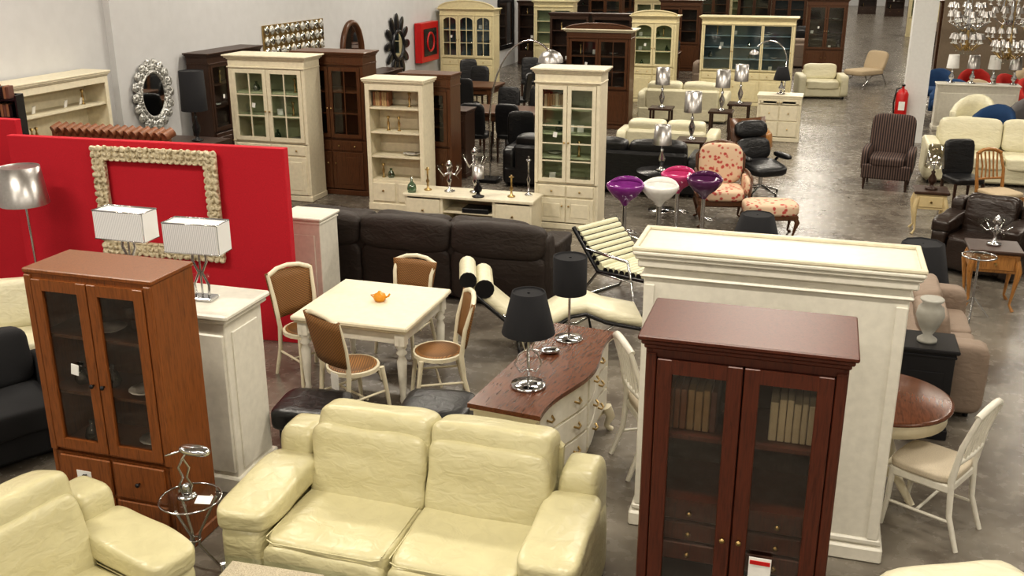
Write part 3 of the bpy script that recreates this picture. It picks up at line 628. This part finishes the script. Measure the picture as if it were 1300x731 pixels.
cabinet('brown_sideboard',(-9.2,20.0,0),90,1.9,.45,.9,BROWN,BROWN,(.8,.86),3,1,1,'mixed',.03,items=False,shelves=0,frieze=False).done()
cabinet('brown_sideboard',(-6.0,14.9,0),0,1.5,.45,1.0,BROWN,BROWN,(.5,.9),2,1,1,'mixed',.03,items=False,shelves=0,frieze=False).done()
dc=darkchair('black_dining_chair',(-5.55,16.1,0),180).done()
for x,y,r in((-4.95,16.2,175),(-5.6,17.9,0),(-5.0,18.0,0),(-6.35,17.0,90),(-4.2,17.1,-90),(-7.4,15.6,180),(-6.8,15.7,170),(-8.2,16.8,80),(-6.9,14.2,180),(-7.6,19.4,190),(-6.9,19.4,180),(-7.3,21.2,0),(-6.1,20.4,-90),(-6.1,22.3,10),(-5.0,19.2,170),(-5.3,22.3,-10),(-7.9,22.6,40),(-4.6,15.5,200),(-6.7,23.4,15),(-4.6,21.9,170)): dup(dc,(x,y,0),r)
dt=dtable('dark_dining_table',(-5.28,17.05,0),0,1.5,.95,.76,WALN).done();dup(dt,(-7.25,20.3,0));dup(dt,(-7.2,16.7,0),0,(.8,.9,1))
b=B('arc_floor_lamp',(-4.82,14.59,0));b.box((0,0,.03),(.3,.3,.06),BLK,.01);b.tube([(0,0,.05),(0,0,.7)]+[(.64-.64*math.cos(R(a)),0,.9+1.27*math.sin(R(a))) for a in range(0,118,9)],.014,CHROME)
b.lathe([(.19,0),(.18,.07),(.13,.14),(.04,.18),(0,.185)],(.96,0,1.86),SILVER,20);b.done()
sofa('black_sofa',(-3.05,14.75,0),180,3.0,.9,.76,LBLACK,3,.2,.58,.42,'box').done()
sofa('beige_low_sofa',(-2.4,17.0,0),180,1.7,.85,.7,LWHITE,2,.2,.54,.42,'box').done()
for p,m,h in(((-2.06,11.25,0),PURP,.86),((-1.68,11.4,0),WGL,.84),((-1.6,12.4,0),MAG,.78),((-1.24,12.1,0),DPUR,.8)): stool('bar_stool',p,m,h).done()
b=B('round_black_table',(-1.95,13.55,0));b.lathe([(0,.55),(.38,.55),(.39,.535),(0,.53)],(0,0,0),BLK,28);b.cyl((0,0,0),(0,0,.53),.035,.03,CHROME);b.lathe([(0,.02),(.2,.01),(.2,0)],(0,0,0),CHROME,24);b.done()
tlamp('silver_table_lamp',(-2.0,13.6,.55),.62,.13,.11,.26,SILVER,'turned').done()
def floralchair(name,loc,rot):
    b=B(name,loc,rot);b.puff((0,-.05,.42),(.56,.6,.16),FLOR,5,n=8);b.box((0,0,.32),(.66,.62,.1),WALN,.02)
    b.puff((0,.27,.74),(.58,.13,.54),FLOR,3.6,(R(-10),0,0),10)
    b.tube([(-.3,.26,.5),(-.31,.31,.84),(-.2,.35,.98),(0,.37,1.02),(.2,.35,.98),(.31,.31,.84),(.3,.26,.5)],.022,WALN)
    for s in(-1,1):
        b.puff((s*.32,-.02,.52),(.1,.5,.24),FLOR,4,n=6);b.tube([(s*.33,.25,.66),(s*.34,0,.67),(s*.35,-.25,.64),(s*.33,-.27,.4)],.02,WALN)
        cabriole(b,s*.28,-.28,.3,WALN,s,-1);cabriole(b,s*.28,.27,.3,WALN,s,1)
    return b
floralchair('floral_armchair',(-1.12,13.12,0),12).done()
b=B('floral_ottoman',(-.46,12.62,0),12);b.puff((0,0,.37),(.68,.48,.17),FLOR,4.5,n=10);b.box((0,0,.28),(.64,.44,.07),WALN,.015)
for sx in(-1,1):
    for sy in(-1,1): cabriole(b,sx*.28,sy*.18,.28,WALN,sx,sy)
b.done()
b=B('black_lounge_chair',(-.72,15.0,0),35)
b.puff((0,-.05,.4),(.6,.58,.16),LBLACK,3.6,(R(8),0,0),10);b.puff((0,.27,.62),(.56,.14,.34),LBLACK,3.4,(R(-18),0,0),10);b.puff((0,.37,.9),(.54,.14,.26),LBLACK,3,(R(-18),0,0),10)
for s in(-1,1): b.puff((s*.33,-.02,.55),(.1,.42,.08),LBLACK,3.4,n=6);b.tube([(s*.32,.15,.45),(s*.35,.1,.53)],.02,BLK)
b.sheet([[(x*.3,.36+.13*t,.48+t*.56+.02*x*x) for x in(-1,-.5,0,.5,1)] for t in(0,.3,.6,1)],WALN,.015);b.cyl((0,0,.1),(0,0,.34),.03,.03,CHROME)
for a in range(0,360,72):
    b.tube([(0,0,.12),(.3*math.cos(R(a)),.3*math.sin(R(a)),.03)],[.022,.014],CHROME);b.cyl((.3*math.cos(R(a)),.3*math.sin(R(a)),0),(.3*math.cos(R(a)),.3*math.sin(R(a)),.03),.016,.016,BLK,8)
b.done()
b=B('striped_wing_chair',(1.1,16.0,0),-8);b.box((0,0,.28),(.7,.66,.22),STRIPE,.02);b.puff((0,-.04,.43),(.54,.6,.15),STRIPE,6,n=8);b.puff((0,.28,.73),(.64,.14,.68),STRIPE,6,(R(-8),0,0),10)
for s in(-1,1):
    b.puff((s*.32,0,.45),(.12,.62,.34),STRIPE,5,n=8)
    for y in(-.28,.28): b.cyl((s*.3,y,0),(s*.3,y,.2),.015,.026,BROWN,8)
b.done()
sofa('cream_leather_sofa',(2.8,16.9,0),0,2.3,.95,.9,LWHITE,2,.22,.62,.44,'box').done()
def stable(name,loc,w,d,h,mat,top):
    b=B(name,loc);b.box((0,0,h-.018),(w,d,.035),top,.01);b.box((0,0,h-.13),(w-.06,d-.06,.2),mat,.006);b.box((0,-d/2+.025,h-.13),(w-.14,.016,.14),mat,.006);b.cyl((0,-d/2+.02,h-.13),(0,-d/2-.01,h-.13),.012,.014,BRASS,8)
    for sx in(-1,1):
        for sy in(-1,1): cabriole(b,sx*(w/2-.05),sy*(d/2-.05),h-.1,mat,sx,sy,.8)
    return b
stable('nightstand_table',(1.47,13.4,0),.42,.42,.56,BEIGEI,BROWN).done();tlamp('crystal_table_lamp',(1.47,13.4,.56),.56,.12,.09,.28,glassm('shade_glass',(.8,.78,.7),.3),'turned',BROWN).done()
stable('carved_side_table',(1.82,10.6,0),.5,.46,.62,ORG,BROWN).done()
b=B('chrome_tripod_stand',(1.62,10.1,0));b.cyl((0,0,.15),(0,0,.62),.012,.012,CHROME,8);b.lathe([(0,.64),(.15,.64),(.155,.63),(0,.62)],(0,0,0),GLASS,24);b.tube([(.155*math.cos(R(a)),.155*math.sin(R(a)),.635) for a in range(0,360,20)],.008,CHROME,6,True)
for a in(20,140,260): b.tube([(0,0,.22),(.18*math.cos(R(a)),.18*math.sin(R(a)),0)],.009,CHROME,6)
b.done()
girandole('silver_figurine',(1.82,10.63,.62),.3)
sofa('brown_leather_armchair',(1.92,11.85,0),-25,.95,.85,.82,LBROWN,1,.2,.6,.42,'recl',.01).done();sofa('brown_leather_armchair',(3.0,12.6,0),-40,.95,.85,.82,LBROWN,1,.2,.6,.42,'recl',.01).done()
slatchair('wooden_side_chair',(2.35,13.9,0),30,.95,ORG,BEIGF).done()
darkchair('black_dining_chair',(2.0,14.7,0),20,.95).done()
sofa('taupe_sofa',(1.12,8.42,0),90,1.6,.58,.72,LGREY,2,.2,.6,.44,'box').done()
plinth('black_cabinet',(.93,7.4,0),.36,.34,.68,BLK)
b=B('grey_urn',(.92,7.38,.707));b.lathe([(0,0),(.07,0),(.07,.02),(.03,.05),(.07,.12),(.1,.2),(.09,.26),(.06,.29),(.085,.32),(.08,.33),(0,.3)],(0,0,0),paint('stone',(.36,.35,.31),.7),20);b.done()
def bigshade(name,loc,h=.9,sh=.38,r=.25):
    b=B(name,loc);b.lathe([(0,.02),(.14,.015),(.15,0),(0,0)],(0,0,0),BLK,20);b.lathe([(.02,.02),(.05,.1),(.03,h*.3),(.01,h*.6)],(0,0,0),BLK,12);shade(b,(0,0,h-sh),r,r*.62,sh,SHADEB,8);b.done()
bigshade('black_shade_floor_lamp',(1.05,9.6,0),.86,.52,.3);bigshade('black_shade_floor_lamp',(-.5,10.4,0),.82,.36,.27)
# ================================================================ FAR
cabinet('brown_cornice_cabinet',(-4.3,20.2,0),0,1.3,.5,1.9,WALN,BROWN,(.8,1.78),2,3,2,'doors',.09,topmat=CREAM,arch=.12).done()
cabinet('ivory_glass_cabinet',(-3.85,24.2,0),0,1.05,.45,1.95,IVORY,SAGE,(.85,1.85),2,3,1,'mixed',.06,arch=.12,archdoor=True).done()
cabinet('blue_hutch',(-1.7,24.3,0),0,2.1,.5,1.95,IVORY,BLUEI,(.8,1.85),3,1,1,'mixed',.07,shelves=3,fr=.03,gm=GLASS).done()
cabinet('tall_brown_display_cabinet',(.0,30.6,0),0,1.1,.5,2.1,WALN,BROWN,(.8,2.0),2,1,1,'doors',.05).done()
sofa('cream_far_sofa',(-2.75,21.6,0),180,1.9,.9,.8,LWHITE,2,.2,.6,.42,'box').done()
cabinet('cream_chest',(-.7,19.7,0),0,.8,.45,.8,CREAM,CREAM,(.72,.76),2,1,1,'drawers',.02,items=False,shelves=0,frieze=False).done()
b=B('orange_barrel_table',(-1.05,17.6,0));b.lathe([(0,.5),(.3,.5),(.34,.45),(.36,.25),(.3,.05),(.28,0),(0,0)],(0,0,0),ORG,24);b.done()
for i,(x,y,m) in enumerate(((-1.75,19.3,SILVER),(-1.5,20.4,SILVER),(-1.9,16.05,SILVER),(-.7,19.7,SHADEB),(-2.9,19.4,SILVER))):
    if i==3: tlamp('table_lamp',(x,y,.87),.5,.16,.1,.24,m).done();continue
    b=B('lamp_stand_table',(x,y,0));b.box((0,0,.55),(.45,.45,.04),BROWN,.008)
    for sx in(-1,1):
        for sy in(-1,1): b.box((sx*.18,sy*.18,.265),(.04,.04,.53),BROWN)
    b.done();tlamp('table_lamp',(x,y,.57),.75,.14,.13,.32,m,'turned').done()
b=B('arc_reading_lamp',(-.7,21.5,0));b.lathe([(0,.02),(.14,.015),(.15,0),(0,0)],(0,0,0),CHROME,20);b.tube([(0,0,.02),(0,0,1.3)]+[(-.35+.35*math.cos(R(a)),0,1.3+.4*math.sin(R(a))) for a in range(0,150,15)],.013,CHROME);b.lathe([(.1,0),(.09,.05),(.02,.1)],(-.66,0,1.42),SILVER,14);b.done()
def chaise(name,loc,rot,mat):
    b=B(name,loc,rot);b.puff((0,-.1,.36),(.65,1.0,.16),mat,6,n=8);b.puff((0,.38,.62),(.65,.15,.55),mat,5,(R(-20),0,0),8)
    for s in(-1,1): b.tube([(s*.3,-.5,0),(s*.3,-.1,.28),(s*.3,.3,.3),(s*.3,.5,0)],.016,CHROME)
    return b.done()
chaise('beige_lounge_chair',(1.15,29.0,0),-40,BEIGF)
sofa('white_far_armchair',(.0,26.2,0),10,1.2,.9,.75,LWHITE,1,.2,.56,.42,'box').done()
b=B('fire_extinguisher',(1.47,19.9,.45));b.lathe([(0,0),(.1,0),(.11,.03),(.11,.48),(.07,.55),(.03,.57),(.02,.62),(0,.63)],(0,0,0),REDG,18);b.tube([(.0,0,.6),(-.11,-.02,.56),(-.14,-.03,.3),(-.12,-.03,.12)],.014,BLK);b.box((0,-.02,.64),(.06,.12,.03),BLK,.006);b.box((.06,.13,.3),(.06,.16,.04),BLK)
b.box((0,-.108,.27),(.11,.01,.16),PAPER);b.done()
TRW=paint('beam_white',(.74,.73,.7),.6)
def chandelier(name,loc,n=8,r=.38,m=CHROME):
    b=B(name,loc);top=2.98-loc[2];b.cyl((0,0,.3),(0,0,top),.008,.008,m,6);b.lathe([(0,-.12),(.03,-.1),(.05,0),(.02,.1),(.035,.2),(.01,.32)],(0,0,0),m,12)
    for i in range(n):
        a=R(360*i/n);c_,s_=math.cos(a),math.sin(a);b.tube([(0,0,0),(c_*r*.5,s_*r*.5,-.1),(c_*r,s_*r,.02)],.01,m,6);b.lathe([(.01,0),(.045,.015),(.012,.03),(.012,.1),(0,.1)],(c_*r,s_*r,.02),WGL,8)
        b.lathe([(.07,.1),(.035,.2)],(c_*r,s_*r,.02),SILVER,8);b.puff((c_*r*.8,s_*r*.8,-.1),(.03,.03,.07),GLASS,2,n=3);b.puff((c_*r*.4,s_*r*.4,-.16),(.03,.03,.07),GLASS,2,n=3)
    return b.done()
ch=ch2=None
ti=0
for yy,x0,nn in((20.0,2.45,7),(21.6,2.65,7),(23.5,2.8,8),(27.0,3.3,8)):
    ti+=1;plane_box('trim_%d'%ti,(7.1,yy,3.05),(10.2,.2,.14),TRW)
    for i in range(nn):
        x=x0+i*.72
        if ch is None: ch=chandelier('chandelier',(x,yy,2.2),8,.32)
        elif ch2 is None: ch2=chandelier('crystal_chandelier',(x,yy,1.7),10,.26,BRASS)
        elif (i+ti)%2: dup(ch,(x,yy,2.2),i*17)
        else: dup(ch2,(x,yy,1.7),i*11)
plane_box('wall_partition',(8.0,31,1.5),(9.8,.12,3.0),paint('partition_brown',(.22,.17,.12),.8))
def tub(name,loc,rot,mat):
    b=B(name,loc,rot);b.puff((0,-.03,.4),(.56,.56,.16),mat,5,n=6)
    b.sheet([[(.34*math.cos(R(a)),.05+.33*math.sin(R(a)),.22+t*(.35+.3*max(0,math.sin(R(a))))) for a in range(-40,221,20)] for t in(0,.35,.7,1)],mat,.09)
    for sx in(-1,1):
        for sy in(-1,1): b.cyl((sx*.22,sy*.22,0),(sx*.2,sy*.2,.34),.014,.022,BROWN,8)
    return b.done()
for x,y,m in((2.75,20.4,LWHITE),(2.6,22.9,BLUEF),(3.3,23.0,BEIGF),(3.7,20.2,GREYF),(4.1,24.3,REDF),(3.4,25.3,REDF),(4.9,22.9,BLUEF),(2.5,25.0,BLUEF),(4.6,25.8,BEIGF),(3.9,19.1,GREYF),(4.4,23.5,REDF),(2.9,19.1,BLUEF),(4.7,20.6,REDF)): tub('tub_chair',(x,y,0),random.uniform(-40,40),m)
for i in range(4): tlamp('display_table_lamp',(2.5+i*.38,21.95,.93),.55,.12,.1,.26,SILVER if i%2 else PAPER).done()
plinth('white_display_counter',(3.0,21.95,0),1.5,.4,.9)
proto={}
proto['cab']=cabinet('brown_far_cabinet',(-7.5,36,0),0,1.2,.5,2.0,WALN,BROWN,(.8,1.85),2,3,1,'doors',.06,items=False).done()
proto['cab2']=cabinet('cream_far_cabinet',(-5.5,34,0),0,1.2,.5,2.0,IVORY,SAGE,(.8,1.85),2,3,1,'doors',.06,items=False).done()
proto['sofa']=sofa('brown_far_sofa',(-3,33.8,0),10,1.9,.9,.85,LBROWN,2,.2,.6,.44,'box').done()
proto['sofa2']=sofa('grey_far_sofa',(-2.5,28,0),180,1.7,.9,.85,LGREY,2,.2,.6,.44,'box').done()
proto['bc']=bookcase('brown_far_bookcase',(-9,38,0),0,1.0,.4,1.9,BROWN,4,.04).done()
proto['bed']=sofa('red_far_sofa',(-6.5,30.6,0),0,1.9,.9,.85,REDF,2,.2,.6,.44,'box').done()
def far(k,x,y,r=0): dup(proto[k],(x,y,0),r)
def farset(x,y):
    dup(dt,(x,y,0))
    for dx,dy,r in((-.4,-.75,180),(.4,-.75,180),(-.4,.75,0),(.4,.75,0)): dup(dc,(x+dx,y+dy,0),r)
for x,y in((-6.2,27.7),(-4.6,28.7),(-7.6,34.3),(-2.2,31.3),(-5.6,38.5),(-3.2,37.3),(-8.5,43),(-1.2,35.8),(-5.8,45),(-2.2,43),(-10.5,47)): farset(x,y)
for x,y in((-4.2,31.2),(-1.3,38.2),(-2.6,39.3),(-6.9,41.5),(-4.3,41.3),(-11.2,41.8),(-9.2,50),(-6.5,51),(-4.4,49),(-2,52),(-12.4,52),(-15,50)): far('cab',x,y)
for x,y in((-7.7,29.6),(-3.9,44.5),(-.8,46),(-9.6,40.6),(-13.4,46)): far('cab2',x,y)
for x,y in((-3.4,35.4),(-1.4,41.0),(-7.5,47.5)): far('sofa',x,y,8)
for x,y in((-.5,33.2),(-.9,49)): far('sofa2',x,y,180)
for x,y in((-10.6,38.2),(-12,38.4),(-13.5,38.5),(-11,55),(-8,56),(-5,57),(-3,57),(-1,58),(-14,57),(-8.9,31.6),(-6.2,25.4),(-5.1,25.4)): far('bc',x,y)
for k,x,y in(('cab',3.8,33),('sofa',4,37),('sofa2',4.2,42),('cab2',3.9,47),('cab',4.3,53),('sofa2',6.5,40)): far(k,x,y)
for x,y in((.5,63),(2.2,64),(-2,64),(3.6,62)): far('bc',x,y)
# ================================================================ CAMERA / WORLD
w=bpy.data.worlds.new('w');bpy.context.scene.world=w;w.use_nodes=True;w.node_tree.nodes['Background'].inputs[0].default_value=(1,.95,.88,1);w.node_tree.nodes['Background'].inputs[1].default_value=.3
cam=bpy.data.cameras.new('camera');cam.lens=35;cam.sensor_width=36;cam.clip_end=200
co=bpy.data.objects.new('camera',cam);co.location=(0,0,3.4);co.rotation_euler=(R(90-18.6),0,R(17));bpy.context.collection.objects.link(co);bpy.context.scene.camera=co
vs=bpy.context.scene.view_settings;vs.view_transform='Standard'
try: vs.look='Medium High Contrast'
except Exception: pass
